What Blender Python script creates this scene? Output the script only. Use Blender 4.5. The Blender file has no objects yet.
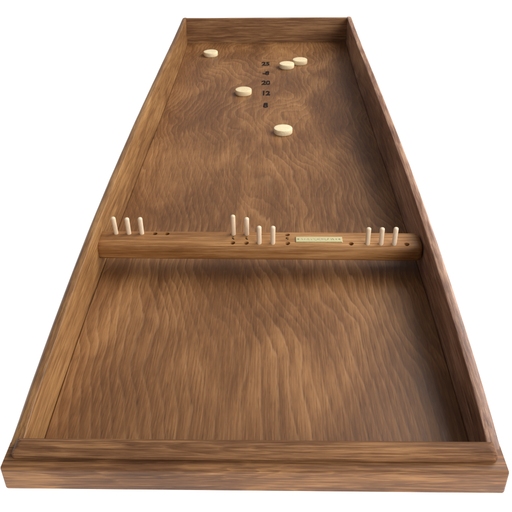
import bpy, bmesh, math, random
from mathutils import Matrix, Vector, noise as mnoise

random.seed(7)
S = bpy.context.scene
COL = S.collection
U = 0.01                      # everything below is written in centimetres

# ------------------------------------------------------------------ helpers
def link(name, bm, mats, parent=None, smooth=True, sharp=35):
    me = bpy.data.meshes.new(name)
    bmesh.ops.recalc_face_normals(bm, faces=bm.faces[:])
    bmesh.ops.scale(bm, vec=(U, U, U), verts=bm.verts[:])
    if smooth:
        for f in bm.faces:
            f.smooth = True
        lim = math.radians(sharp)
        for e in bm.edges:
            if len(e.link_faces) == 2 and e.calc_face_angle(0) > lim:
                e.smooth = False
    bm.to_mesh(me)
    bm.free()
    for m in (mats if isinstance(mats, (list, tuple)) else [mats]):
        me.materials.append(m)
    o = bpy.data.objects.new(name, me)
    COL.objects.link(o)
    if parent is not None:
        o.parent = parent
    return o

def tag(o, label, cat, group=None):
    o['label'] = label
    o['category'] = cat
    if group:
        o['group'] = group
    return o

def sweep(bm, rings, closed=True):
    """skin a list of point rings (same length) and cap both ends"""
    vs = [[bm.verts.new(p) for p in r] for r in rings]
    n = len(rings[0])
    for a, b in zip(vs[:-1], vs[1:]):
        for i in range(n if closed else n - 1):
            j = (i + 1) % n
            bm.faces.new((a[i], a[j], b[j], b[i]))
    bm.faces.new(vs[0][::-1])
    bm.faces.new(vs[-1])
    return vs

def arc(cx, cz, r, a0, a1, n):
    return [(cx + r * math.cos(math.radians(a0 + (a1 - a0) * i / n)),
             cz + r * math.sin(math.radians(a0 + (a1 - a0) * i / n))) for i in range(n + 1)]

# ------------------------------------------------------------------ materials
class NT:
    def __init__(self, name):
        self.m = bpy.data.materials.new(name)
        self.m.use_nodes = True
        self.t = self.m.node_tree
        self.b = self.t.nodes['Principled BSDF']
        self.L = self.t.links.new
    def n(self, typ, **kw):
        nd = self.t.nodes.new(typ)
        for k, v in kw.items():
            setattr(nd, k, v)
        return nd
    def coords(self, scale, loc=(0, 0, 0), rot=(0, 0, 0)):
        tc = self.n('ShaderNodeTexCoord')
        mp = self.n('ShaderNodeMapping')
        mp.inputs['Scale'].default_value = scale
        mp.inputs['Location'].default_value = loc
        mp.inputs['Rotation'].default_value = rot
        self.L(tc.outputs['Object'], mp.inputs['Vector'])
        return mp.outputs['Vector']
    def noise(self, vec, scale=1.0, detail=2.0, rough=0.5, dist=0.0):
        nd = self.n('ShaderNodeTexNoise')
        nd.inputs['Scale'].default_value = scale
        nd.inputs['Detail'].default_value = detail
        nd.inputs['Roughness'].default_value = rough
        nd.inputs['Distortion'].default_value = dist
        self.L(vec, nd.inputs['Vector'])
        return nd.outputs['Fac']
    def math(self, op, a, b=None, c=None, clamp=False):
        nd = self.n('ShaderNodeMath', operation=op)
        nd.use_clamp = clamp
        for i, v in enumerate((a, b, c)):
            if v is None:
                continue
            if isinstance(v, (int, float)):
                nd.inputs[i].default_value = v
            else:
                self.L(v, nd.inputs[i])
        return nd.outputs[0]
    def ramp(self, fac, stops, interp='LINEAR'):
        nd = self.n('ShaderNodeValToRGB')
        cr = nd.color_ramp
        cr.interpolation = interp
        while len(cr.elements) < len(stops):
            cr.elements.new(0.5)
        for e, (p, c) in zip(cr.elements, stops):
            e.position = p
            e.color = (c[0], c[1], c[2], 1) if isinstance(c, (tuple, list)) else (c, c, c, 1)
        self.L(fac, nd.inputs['Fac'])
        return nd.outputs['Color']
    def mix(self, fac, a, b, blend='MIX'):
        nd = self.n('ShaderNodeMix', data_type='RGBA', blend_type=blend)
        for sock, v in ((nd.inputs['Factor'], fac), (nd.inputs['A'], a), (nd.inputs['B'], b)):
            if isinstance(v, (int, float)):
                sock.default_value = v
            elif isinstance(v, tuple):
                sock.default_value = (v[0], v[1], v[2], 1)
            else:
                self.L(v, sock)
        return nd.outputs['Result']

def srgb(r, g, b):
    f = lambda c: (c / 255) / 12.92 if c / 255 <= 0.04045 else ((c / 255 + 0.055) / 1.055) ** 2.4
    return (f(r), f(g), f(b))

def wood(name, axis, dark, mid, light, field=(0.10, 0.016), bands=22.0, band_amt=0.5, fibre_amt=0.5,
         blotch_amt=0.4, lin=0.0, seed=0.0, rough=0.42, spec=0.4, vein=0.25, vein_col=None, warp=1.0, bump=0.25, ticks=0.2, calm=None, hairs=0.22):
    """stained timber; axis is the direction of the grain ('x' or 'y')"""
    N = NT(name)
    def sc(across, along, z=None):
        z = across if z is None else z
        v = (along, across, z) if axis == 'x' else (across, along, z)
        return tuple(k * 100 for k in v)
    off = (seed * 3.1, seed * 1.7, seed * 2.3)
    # contour figure: bands of a slow, stretched field, roughened so lines waver
    F = N.noise(N.coords(sc(*field), off), 1.0, 3.0, 0.45, 0.25 * warp)
    wob = N.noise(N.coords(sc(1.6, 0.13), off), 1.0, 3.0, 0.6)
    amp = bands
    if calm:                  # straight-grained near one end of the sheet, broad swirls towards the other
        s2 = N.n('ShaderNodeSeparateXYZ')
        N.L(N.coords((100, 100, 100)), s2.inputs[0])
        mr = N.n('ShaderNodeMapRange', interpolation_type='SMOOTHSTEP')
        for k, q in zip(('From Min', 'From Max', 'To Min', 'To Max'), calm):
            mr.inputs[k].default_value = q
        N.L(s2.outputs['Y'], mr.inputs['Value'])
        amp = mr.outputs[0]
    F2 = N.math('ADD', N.math('MULTIPLY', F, amp), N.math('MULTIPLY', wob, 0.62))
    if lin:                   # growth lines that run along the grain, pushed sideways by the slow field
        sep = N.n('ShaderNodeSeparateXYZ')
        N.L(N.coords((100, 100, 100)), sep.inputs[0])
        F2 = N.math('ADD', F2, N.math('MULTIPLY', sep.outputs['Y' if axis == 'x' else 'X'], lin))
    saw = N.math('FRACT', F2)
    tri = N.math('ABSOLUTE', N.math('SUBTRACT', N.math('MULTIPLY', saw, 2.0), 1.0))
    band = N.ramp(saw, [(0.0, 0.25), (0.30, 0.55), (0.80, 0.85), (0.93, 1.0), (1.0, 0.25)])
    # long fibres and short pores
    fib = N.noise(N.coords(sc(5.5, 0.16), off), 1.0, 5.0, 0.65)
    fib = N.math('ADD', N.math('MULTIPLY', fib, 0.45), N.math('MULTIPLY', N.ramp(fib, [(0.36, 0.0), (0.62, 1.0)]), 0.50))
    hair = N.ramp(N.noise(N.coords(sc(13.0, 0.22), (off[2], off[1], off[0])), 1.0, 2.0, 0.5), [(0.30, 1.0), (0.44, 0.0)])
    fib2 = N.noise(N.coords(sc(17.0, 0.75), off), 1.0, 3.0, 0.6)
    pores = N.ramp(fib2, [(0.30, 0.0), (0.42, 1.0)])
    blot = N.noise(N.coords(sc(0.16, 0.05), (off[1], off[2], off[0])), 1.0, 4.0, 0.55, 0.6)
    fade = N.ramp(N.noise(N.coords(sc(0.11, 0.028), (off[2], off[0], off[1])), 1.0, 2.0, 0.5), [(0.36, 0.40), (0.62, 1.0)])
    v = N.math('MULTIPLY', N.math('MULTIPLY', N.math('SUBTRACT', band, 0.5), fade), band_amt)
    v = N.math('ADD', v, N.math('MULTIPLY', N.math('SUBTRACT', fib, 0.5), fibre_amt * 1.25))
    v = N.math('ADD', v, N.math('MULTIPLY', N.math('SUBTRACT', blot, 0.5), blotch_amt * 2.4))
    v = N.math('ADD', v, 0.5, clamp=True)
    col = N.ramp(v, [(0.0, dark), (0.5, mid), (1.0, light)])
    # fine pale veins where the contour turns over
    ve = N.math('MULTIPLY', N.ramp(tri, [(0.80, 0.0), (0.97, 1.0)]), N.ramp(blot, [(0.35, 0.15), (0.7, 1.0)]))
    col = N.mix(N.math('MULTIPLY', N.math('MULTIPLY', ve, fade), vein), col, vein_col or light)
    col = N.mix(N.math('MULTIPLY', N.math('SUBTRACT', 1.0, pores), 0.40), col, dark)
    fleck = N.ramp(N.noise(N.coords(sc(8.0, 0.55), (off[2], off[0], off[1])), 1.0, 2.0, 0.5), [(0.58, 0.0), (0.70, 1.0)])
    col = N.mix(N.math('MULTIPLY', fleck, 0.20), col, light)
    col = N.mix(N.math('MULTIPLY', hair, hairs), col, dark)
    tk = N.ramp(N.noise(N.coords(sc(10.0, 0.45), (off[0], off[2], off[1])), 1.0, 1.0, 0.5), [(0.26, 1.0), (0.36, 0.0)])
    col = N.mix(N.math('MULTIPLY', tk, ticks), col, tuple(c * 0.45 for c in dark))
    N.L(col, N.b.inputs['Base Color'])
    rr = N.math('ADD', N.math('MULTIPLY', fib, 0.20), rough - 0.10)
    N.L(N.math('ADD', rr, N.math('MULTIPLY', N.math('SUBTRACT', blot, 0.5), 0.15)), N.b.inputs['Roughness'])
    N.b.inputs['Specular IOR Level'].default_value = spec
    bp = N.n('ShaderNodeBump')
    bp.inputs['Strength'].default_value = bump
    bp.inputs['Distance'].default_value = 0.0006
    N.L(N.math('ADD', N.math('MULTIPLY', fib, 0.6), N.math('MULTIPLY', pores, 0.4)), bp.inputs['Height'])
    N.L(bp.outputs['Normal'], N.b.inputs['Normal'])
    return N.m

M_floor = wood('stained_ply', 'y', srgb(54, 31, 16), srgb(117, 78, 44), srgb(174, 127, 78), (0.050, 0.024), 13, 0.34, 0.25, 0.40, 0.82, 1.3,
               rough=0.46, spec=0.34, vein=0.46, vein_col=srgb(192, 150, 104), warp=0.5, bump=0.14, ticks=0.40, calm=(5, 65, 9.0, 26.0), hairs=0.16)
M_left = wood('stained_side', 'y', srgb(74, 47, 26), srgb(128, 89, 50), srgb(170, 128, 78), (0.16, 0.014), 11, 0.45, 0.52, 0.55, 0, 4.1, rough=0.45, spec=0.42, ticks=0.3)
M_right = wood('stained_side_painted_sheen', 'y', srgb(66, 42, 30), srgb(128, 91, 68), srgb(186, 149, 119), (0.16, 0.014), 11, 0.45, 0.62, 0.55, 0, 8.7, rough=0.42, spec=0.42)  # paler, pinker tones put the sheen on the right rail into its colour
M_end = wood('stained_end', 'x', srgb(68, 43, 26), srgb(124, 86, 54), srgb(176, 134, 88), (0.30, 0.018), 16, 0.40, 0.62, 0.35, 0, 2.2, rough=0.5, spec=0.3)
M_front = wood('stained_front', 'x', srgb(58, 34, 20), srgb(110, 74, 46), srgb(180, 132, 82), (0.42, 0.034), 15, 0.55, 0.42, 0.50, 0, 5.9, rough=0.5, spec=0.25, vein=0.45, ticks=0.35)
M_cap = wood('stained_cap', 'x', srgb(60, 35, 21), srgb(112, 77, 50), srgb(172, 128, 84), (0.42, 0.028), 14, 0.42, 0.46, 0.45, 0, 9.4, rough=0.6, spec=0.12, vein=0.45, ticks=0.35)
M_bar = wood('oiled_bar', 'x', srgb(88, 53, 26), srgb(144, 98, 53), srgb(192, 146, 94), (0.22, 0.014), 10, 0.35, 0.50, 0.45, 0, 3.3, rough=0.45, spec=0.3, ticks=0.25)

def plain(name, col, rough, metal=0.0, spec=0.4, var=0.12, scale=400, stretch=(1, 1, 1), tone=0.0):
    N = NT(name)
    f = N.noise(N.coords(tuple(scale * s for s in stretch)), 1.0, 4.0, 0.6)
    lo = tuple(c * (1 - var) for c in col)
    hi = tuple(min(1, c * (1 + var)) for c in col)
    c = N.ramp(f, [(0.3, lo), (0.7, hi)])
    if tone:
        oi = N.n('ShaderNodeObjectInfo')
        grime = N.noise(N.coords((90, 90, 90)), 1.0, 3.0, 0.6)
        c = N.mix(N.math('MULTIPLY', oi.outputs['Random'], tone), c, tuple(k * q for k, q in zip(col, (0.86, 0.80, 0.70))))
        c = N.mix(N.math('MULTIPLY', N.ramp(grime, [(0.52, 0.0), (0.75, 1.0)]), 0.35), c, tuple(k * q for k, q in zip(col, (0.62, 0.54, 0.44))))
    N.L(c, N.b.inputs['Base Color'])
    N.b.inputs['Roughness'].default_value = rough
    N.b.inputs['Metallic'].default_value = metal
    N.b.inputs['Specular IOR Level'].default_value = spec
    return N.m

M_puck = plain('pale_maple', (0.80, 0.68, 0.43), 0.5, var=0.20, scale=160, stretch=(1, 5, 5), tone=0.6)
M_peg = plain('raw_beech', (0.80, 0.65, 0.46), 0.6, var=0.14, scale=500, stretch=(3, 3, 0.5), tone=0.6)
M_burn = plain('burnt_mark', (0.014, 0.009, 0.006), 0.7, var=0.6, scale=420, stretch=(1.5, 0.3, 1), spec=0.15)
M_brass = plain('brass', (0.74, 0.66, 0.36), 0.38, metal=0.5, var=0.10, scale=900, stretch=(0.3, 3, 1))
M_rim = plain('tarnished_brass', (0.36, 0.33, 0.15), 0.45, metal=0.6, var=0.25, scale=600)
M_etch = plain('etched_line', (0.30, 0.29, 0.16), 0.6, var=0.2)

# ------------------------------------------------------------------ dimensions (cm)
LEN = 138.66
TH = 1.19
H0, H1, HM = 4.29, 6.04, 1.66
FLOOR_B = -0.8

def bow(y):
    v = max(-1.0, min(1.0, 2 * y / LEN - 1))
    return 0.27 * (1 - v * v) - 0.90 * v * (1 - v * v)
def height(y):
    v = max(-1.0, min(1.03, 2 * y / LEN - 1))
    return H0 * (1 - v) / 2 + H1 * (1 + v) / 2 + HM * (1 - v * v)
def jit(a, b, amp):
    return amp * mnoise.noise(Vector((a, b, 3.7)))

board = bpy.data.objects.new('game_board', None)
board.empty_display_size = 0.1
COL.objects.link(board)
tag(board, 'long brown stained wooden shuffle board tray with raised rails and a peg bar across it', 'game board')

# ------------------------------------------------------------------ playing surface
bm = bmesh.new()
rings = []
for i in range(61):
    y = 2.6 + (LEN - 2.6) * i / 60
    w = 20 + bow(y)
    g0 = 0.10 + jit(y * 0.2, 60, 0.05)
    g1 = 0.10 + jit(y * 0.2, 80, 0.05)
    rings.append([(-w - 0.05, y, -0.6), (-w - 0.05, y, -0.18), (-w + g0, y, -0.10), (-w + g0 + 0.02, y, 0),
                  (w - g1 - 0.02, y, 0), (w - g1, y, -0.10), (w + 0.05, y, -0.18), (w + 0.05, y, -0.6)])
sweep(bm, rings)
floor = link('playing_surface', bm, M_floor, board, smooth=False)

# ------------------------------------------------------------------ side rails
def side_rail(sgn, mat, seed, rad):
    bm = bmesh.new()
    rings = []
    m = 90
    for i in range(m + 1):
        y = 2.3 + (LEN + TH - 2.3) * i / m
        x0 = 20 + bow(y) + jit(y * 0.06, seed, 0.025)
        k = max(0.0, min(1.0, (y - 2.3) / 4.0)); k = k * k * (3 - 2 * k)
        h = 4.185 * (1 - k) + k * (height(y) + jit(y * 0.05, seed + 5, 0.03))
        R = 0.24 * (1 - k) + k * (rad + jit(y * 0.25, seed + 9, 0.06))
        prof = [(0, FLOOR_B), (0, h - 0.14)] + arc(0.12, h - 0.12, 0.12, 180, 90, 3)[1:]
        prof += arc(TH - R, h - R, R, 90, 0, 8)
        prof += [(TH, FLOOR_B + 0.1), (TH - 0.1, FLOOR_B)]
        rings.append([(sgn * (x0 + u), y, z) for u, z in prof])
    sweep(bm, rings)
    return link('side_rail', bm, mat, board)
side_rail(-1, M_left, 1.0, 0.72)
side_rail(1, M_right, 20.0, 0.45)

# ------------------------------------------------------------------ end rail
bm = bmesh.new()
rings = []
for i in range(41):
    x = -19.98 + 39.96 * i / 40
    h = H1 - 0.05 + jit(x * 0.12, 40, 0.06)
    prof = [(0, FLOOR_B), (0, h - 0.14)] + arc(0.12, h - 0.12, 0.12, 180, 90, 3)[1:]
    prof += arc(TH - 0.35, h - 0.35, 0.35, 90, 0, 6) + [(TH, FLOOR_B)]
    rings.append([(x, LEN + u, z) for u, z in prof])
sweep(bm, rings)
link('end_rail', bm, M_end, board)

# ------------------------------------------------------------------ front rail: stepped slab with a rounded cap
def rounded_rect(x0, x1, y0, y1, rl, rr, rb, n=8):
    """plan outline, corner radii: front-left, front-right, both back"""
    pts = []
    for cx, cy, r, a in ((x0 + rl, y0 + rl, rl, 180), (x1 - rr, y0 + rr, rr, 270), (x1 - rb, y1 - rb, rb, 0), (x0 + rb, y1 - rb, rb, 90)):
        for k in range(n + 1):
            t = math.radians(a + 90 * k / n)
            pts.append((cx + r * math.cos(t), cy + r * math.sin(t)))
    return pts

def stack(bm, layers):
    """layers: list of (outline, z) with equal point counts"""
    rings = [[(x, y, z + jit(x * 0.3, y + z, 0.012)) for x, y in pts] for pts, z in layers]
    sweep(bm, rings)

def plan(ins, x0, x1, y0, y1, rl, rr, rb, side=1.0):
    f = lambda r: max(0.02, r - ins)
    return rounded_rect(x0 + ins * side, x1 - ins * side, y0 + ins, y1 - ins * side, f(rl), f(rr), f(rb))

bm = bmesh.new()
Z0, Z1 = 1.67, 4.20
args = (-21.26, 21.27, 0.0, 3.0, 0.30, 0.28, 0.1)
lay = [(plan(0.10, *args), Z0), (plan(0.03, *args), Z0 + 0.04), (plan(0.0, *args), Z0 + 0.12)]
R = 0.28
for k in range(7):
    t = math.radians(90 * k / 6)
    lay.append((plan(R * (1 - math.cos(t)) * 1.25, *args, side=0.22), Z1 - R * 0.8 + R * 0.8 * math.sin(t)))
stack(bm, lay)
# vertical apron under the lip, set back, down to the table
ap = rounded_rect(-19.9, 19.9, 2.3, 3.0, 0.05, 0.05, 0.05)
stack(bm, [(ap, FLOOR_B), (ap, Z0 + 0.002)])
front = link('front_rail', bm, M_front, board)
front['label'] = 'stepped front rail with a flat lower lip'

bm = bmesh.new()
args = (-20.55, 20.62, 1.05, 2.95, 0.35, 0.65, 0.2)
CZ = 5.12
lay = [(plan(0.10, *args), Z1 - 0.05), (plan(0.10, *args), Z1 + 0.03), (plan(0.0, *args), Z1 + 0.12), (plan(0.0, *args), Z1 + 0.30)]
R = 0.85
for k in range(1, 9):
    t = math.radians(90 * k / 8)
    lay.append((plan(R * (1 - math.cos(t)), *args), Z1 + 0.30 + (CZ - Z1 - 0.30) * math.sin(t)))
stack(bm, lay)
link('cap_moulding', bm, M_cap, front)

# ------------------------------------------------------------------ peg bar
BX0, BX1 = -20.55, 20.42
def askew(x):
    return -0.012 * x
BY0, BY1, BZ0, BZ1 = 35.25, 38.85, 1.95, 4.20
bm = bmesh.new()
prof = (arc(BY0 + 0.55, BZ0 + 0.55, 0.55, 270, 180, 5) + arc(BY0 + 0.75, BZ1 - 0.75, 0.75, 180, 90, 8)
        + arc(BY1 - 0.35, BZ1 - 0.35, 0.35, 90, 0, 5) + arc(BY1 - 0.2, BZ0 + 0.2, 0.2, 0, -90, 3))
cy, cz = (BY0 + BY1) / 2, (BZ0 + BZ1) / 2
rings = []
ends = [(0.0, 0.78), (0.10, 0.88), (0.28, 0.96), (0.55, 1.0)]
xs = [(BX0 + d, s) for d, s in ((0, 0.97), (0.1, 1.0))] + [(BX0 + 0.5 + (BX1 - BX0 - 1.1) * i / 40, 1.0) for i in range(41)]
xs += [(BX1 - d, s) for d, s in ends[::-1]]
xs = sorted(set(xs))
for x, s in xs:
    rings.append([(x, cy + askew(x) + (y - cy) * s + jit(x * .2, 3, .02), cz + (z - cz) * s + jit(x * .2, 7, .02)) for y, z in prof])
sweep(bm, rings)
bar = link('peg_bar', bm, M_bar, board)
bar['label'] = 'lighter brown rounded bar with peg holes set across the tray'

YB, YF = 38.05, 36.00
X_left = [-18.66, -16.98, -15.30, -13.60, -12.02]
X_mid = [-3.42, -1.70, -0.06, 1.65, 3.52]
X_right = [11.50, 13.55, 15.22, 16.87, 18.46]
holes = [(x, YB) for x in X_left] + [(x, y) for x in X_mid for y in (YB, YF)] + [(x, YF) for x in X_right]
cut = bmesh.new()
for x, y in holes:
    bmesh.ops.create_cone(cut, cap_ends=True, segments=16, radius1=0.32, radius2=0.34, depth=1.8,
                          matrix=Matrix.Translation((x, y + askew(x), BZ1 - 0.3)))
cutter = link('hole_cutter', cut, M_burn, None, smooth=False)
md = bar.modifiers.new('holes', 'BOOLEAN')
md.operation = 'DIFFERENCE'
md.object = cutter
md.solver = 'EXACT'
bpy.context.view_layer.update()
new_me = bpy.data.meshes.new_from_object(bar.evaluated_get(bpy.context.evaluated_depsgraph_get()))
bar.modifiers.clear()
old = bar.data
bar.data = new_me
bpy.data.meshes.remove(old)
bpy.data.objects.remove(cutter, do_unlink=True)
if len(new_me.materials) == 0:
    new_me.materials.append(M_bar)

# ------------------------------------------------------------------ brass name plate
bm = bmesh.new()
px, py, pw, pd = 7.50, 36.74, 5.95, 1.32
lay = []
for ins, z in ((0, BZ1 - 0.03), (0, BZ1 + 0.05), (0.09, BZ1 + 0.10)):
    lay.append((plan(ins, px - pw / 2, px + pw / 2, py - pd / 2, py + pd / 2, 0.08, 0.08, 0.08), z))
sweep(bm, [[(x, y, z) for x, y in p] for p, z in lay])
for fc in bm.faces:
    if len(fc.verts) == 4:
        fc.material_index = 2
def stroke(x0, y0, x1, y1, w):
    d = Vector((x1 - x0, y1 - y0, 0)); L = d.length or 1e-4
    nrm = Vector((-d.y, d.x, 0)) / L * w / 2
    z = BZ1 + 0.104
    q = [bm.verts.new((x0 + nrm.x, y0 + nrm.y, z)), bm.verts.new((x1 + nrm.x, y1 + nrm.y, z)),
         bm.verts.new((x1 - nrm.x, y1 - nrm.y, z)), bm.verts.new((x0 - nrm.x, y0 - nrm.y, z))]
    f = bm.faces.new(q); f.material_index = 1
rs = random.Random(4)
# worn engraving: a small ornament at either end and a row of letter-like cuts
for cx in (px - 2.62, px + 2.60):
    for a in range(0, 180, 45):
        c, s = math.cos(math.radians(a)) * 0.16, math.sin(math.radians(a)) * 0.22
        stroke(cx - c, py - s, cx + c, py + s, 0.055)
x = px - 2.2
while x < px + 2.15:
    w = rs.uniform(0.14, 0.22)
    for k in range(rs.choice((2, 3, 3))):
        a = rs.choice(((0, -1, 0, 1), (1, -1, 1, 1), (0, 1, 1, 1), (0, 0, 1, 0), (0, -1, 1, 1), (0, 1, 1, -1), (0, -1, 1, -1)))
        stroke(x + a[0] * w, py + a[1] * 0.20, x + a[2] * w, py + a[3] * 0.20, 0.05)
    x += w + rs.choice((0.09, 0.09, 0.09, 0.22))
plate = link('name_plate', bm, [M_brass, M_etch, M_rim], bar, smooth=False)
plate['label'] = 'small engraved brass plate on the peg bar'

# small burnt figures between the two rows of middle holes
for i, x in enumerate(X_mid):
    bm = bmesh.new()
    z = BZ1 + 0.02
    y0 = (YB + YF) / 2 + 0.06 + askew(x)
    zig = [(-0.19, 0.30), (0.10, 0.34), (-0.10, 0.02), (0.16, -0.30)]
    if i in (2, 4):
        zig = [(0.14, 0.28), (-0.14, 0.24), (-0.12, -0.02), (0.12, -0.06), (0.02, -0.32)]
    w = 0.06
    rail = [(bm.verts.new((x + a - w, y0 + b - w, z)), bm.verts.new((x + a + w, y0 + b + w, z))) for a, b in zig]
    for (a0, a1), (b0, b1) in zip(rail[:-1], rail[1:]):
        bm.faces.new((a0, b0, b1, a1))
    link('hole_mark', bm, M_burn, bar, smooth=False)

# ------------------------------------------------------------------ burnt score figures on the playing surface
def glyph_mesh(txt, size):
    cu = bpy.data.curves.new('figure', 'FONT')
    cu.body = txt
    cu.size = size
    cu.align_x = 'CENTER'
    cu.align_y = 'CENTER'
    cu.offset = 0.14
    cu.resolution_u = 4
    ob = bpy.data.objects.new('figure', cu)
    COL.objects.link(ob)
    bpy.context.view_layer.update()
    me = bpy.data.meshes.new_from_object(ob.evaluated_get(bpy.context.evaluated_depsgraph_get()))
    bpy.data.objects.remove(ob, do_unlink=True)
    return me
for txt, x, y in (('25', -0.02, 121.4), ('-8', 0.06, 114.7), ('20', 0.12, 108.3), ('12', 0.14, 101.8), ('8', 0.18, 94.9)):
    me = glyph_mesh(txt, 2.75)
    bm = bmesh.new()
    bm.from_mesh(me)
    bpy.data.meshes.remove(me)
    for v in bm.verts:
        j = mnoise.noise_vector(Vector((v.co.x * 2.2 + y, v.co.y * 2.2, 1.3))) * 0.13
        v.co = Vector((v.co.x * 0.66 + x + j.x, v.co.y * 1.25 + y + j.y, 0.03))
    link('score_figure', bm, M_burn, floor, smooth=False)

# ------------------------------------------------------------------ pegs
def peg_mesh(h, lean):
    bm = bmesh.new()
    r = 0.305
    zb = -0.75
    rings = []
    prof = [(r * 0.94, zb), (r, zb + 0.1), (r * 0.98, h * 0.5)] + [(r * math.cos(t), h - r * 0.75 + r * 0.75 * math.sin(t)) for t in (0, .35, .7, 1.0, 1.25, 1.45)]
    for rr, z in prof:
        rings.append([(rr * math.cos(2 * math.pi * k / 20) + lean[0] * z, rr * math.sin(2 * math.pi * k / 20) + lean[1] * z, z) for k in range(20)])
    sweep(bm, rings)
    return bm
pegs = [(X_left[0], YB, 2.45, (-0.05, 0), 'leftmost peg of the three beside the left rail, leaning outward', 'pegs in the left holes'),
        (X_left[1], YB, 2.35, (-0.02, 0), 'middle peg of the three beside the left rail', 'pegs in the left holes'),
        (X_left[2], YB, 2.40, (-0.01, 0), 'peg nearest the bar centre of the three beside the left rail', 'pegs in the left holes'),
        (X_mid[0], YB, 2.85, (0, 0), 'tallest pale peg, left of the pair in the back row at the bar centre', 'pegs in the middle holes'),
        (X_mid[1], YB, 2.50, (0.01, 0), 'pale peg right of the tallest one, back row at the bar centre', 'pegs in the middle holes'),
        (X_mid[2], YF, 2.45, (0, 0), 'left peg of the front row pair at the bar centre', 'pegs in the middle holes'),
        (X_mid[3], YF, 2.45, (0.01, 0), 'right peg of the front row pair, nearest the brass plate', 'pegs in the middle holes'),
        (X_right[1], YF, 2.35, (0, 0), 'left peg of the three to the right of the brass plate', 'pegs in the right holes'),
        (X_right[2], YF, 2.35, (0.0, 0), 'middle peg of the three to the right of the brass plate', 'pegs in the right holes'),
        (X_right[3], YF, 2.40, (0.02, 0), 'rightmost peg, next to the empty hole at the right end of the bar', 'pegs in the right holes')]
for x, y, h, lean, lab, grp in pegs:
    o = link('score_peg', peg_mesh(h, lean), M_peg)
    o.location = (x * U, (y + askew(x)) * U, BZ1 * U)
    tag(o, lab, 'peg', grp)

# ------------------------------------------------------------------ pucks
def puck_bm():
    bm = bmesh.new()
    r, t = 1.70, 1.02
    prof = [(r - 0.16, 0.0), (r - 0.05, 0.03), (r, 0.14), (r + 0.015, t / 2), (r, t - 0.16), (r - 0.05, t - 0.05), (r - 0.17, t - 0.005), (r * 0.6, t), (r * 0.2, t)]
    rings = [[(rr * math.cos(2 * math.pi * k / 48), rr * math.sin(2 * math.pi * k / 48), z) for k in range(48)] for rr, z in prof]
    sweep(bm, rings)
    return bm
puck = None
for x, y, a, lab in ((-13.31, 128.1, 0.3, 'pale puck alone by the left rail at the far end'),
                     (-4.48, 101.6, 1.2, 'pale puck left of the burnt figures in mid board'),
                     (4.77, 118.7, 2.2, 'nearer puck of the touching pair at the far right'),
                     (7.86, 121.6, 0.9, 'farther puck of the touching pair at the far right'),
                     (3.51, 81.0, 2.7, 'nearest puck to the peg bar, below the burnt figures')):
    if puck is None:
        puck = o = link('wooden_puck', puck_bm(), M_puck)
    else:
        o = puck.copy()
        COL.objects.link(o)
    o.location = (x * U, y * U, 0.02 * U)
    o.rotation_euler = (0, 0, a)
    tag(o, lab, 'puck', 'pale wooden pucks lying on the board')

# ------------------------------------------------------------------ white table, given an added glow that hides the board's shadow
N = NT('white_table_added_glow')
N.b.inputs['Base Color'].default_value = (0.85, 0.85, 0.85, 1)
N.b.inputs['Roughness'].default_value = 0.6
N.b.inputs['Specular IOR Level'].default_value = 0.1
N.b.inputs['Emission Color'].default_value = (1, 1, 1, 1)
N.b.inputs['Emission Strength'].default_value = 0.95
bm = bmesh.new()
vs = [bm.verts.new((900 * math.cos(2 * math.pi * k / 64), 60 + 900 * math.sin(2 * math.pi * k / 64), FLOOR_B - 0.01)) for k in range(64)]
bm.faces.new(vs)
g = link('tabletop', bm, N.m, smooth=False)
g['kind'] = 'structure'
g['label'] = 'plain white surface under the board, with added glow against shadows'

# ------------------------------------------------------------------ light
W = bpy.data.worlds.new('World')
S.world = W
W.use_nodes = True
bg = W.node_tree.nodes['Background']
bg.inputs['Color'].default_value = (0.95, 0.93, 1.0, 1)
bg.inputs['Strength'].default_value = 0.34

def area(name, loc, target, size, power, col=(1, 1, 1)):
    l = bpy.data.lights.new(name, 'AREA')
    l.shape = 'RECTANGLE'
    l.size, l.size_y = size
    l.energy = power
    l.color = col
    o = bpy.data.objects.new(name, l)
    COL.objects.link(o)
    o.location = Vector(loc) * U
    o.rotation_euler = (Vector(target) - Vector(loc)).to_track_quat('-Z', 'Y').to_euler()
    return o
area('window_light', (150, 130, 145), (0, 60, 0), (1.7, 1.5), 66, (1.0, 0.98, 0.97))
area('room_light', (118, -75, 75), (0, 40, 0), (1.1, 0.8), 25, (1.0, 0.97, 0.98))

# ------------------------------------------------------------------ camera
cd = bpy.data.cameras.new('camera')
cd.sensor_width = 36
cd.lens = 700 / 512 * 36
cd.clip_start = 0.01
cd.clip_end = 100
cam = bpy.data.objects.new('camera', cd)
COL.objects.link(cam)
r = Vector((0.99971403, 0.0209671, -0.01149964))
u = Vector((-0.00173574, 0.54323609, 0.83957819))
f = Vector((-0.02385054, 0.83931814, -0.54311713))
cam.matrix_world = Matrix(((r.x, u.x, -f.x, 1.6488 * U), (r.y, u.y, -f.y, -39.1023 * U), (r.z, u.z, -f.z, 50.8204 * U), (0, 0, 0, 1)))
S.camera = cam
S.view_settings.view_transform = 'Standard'
S.view_settings.look = 'None'
S.view_settings.exposure = 0
S.view_settings.gamma = 1
S.cycles.filter_width = 1.5
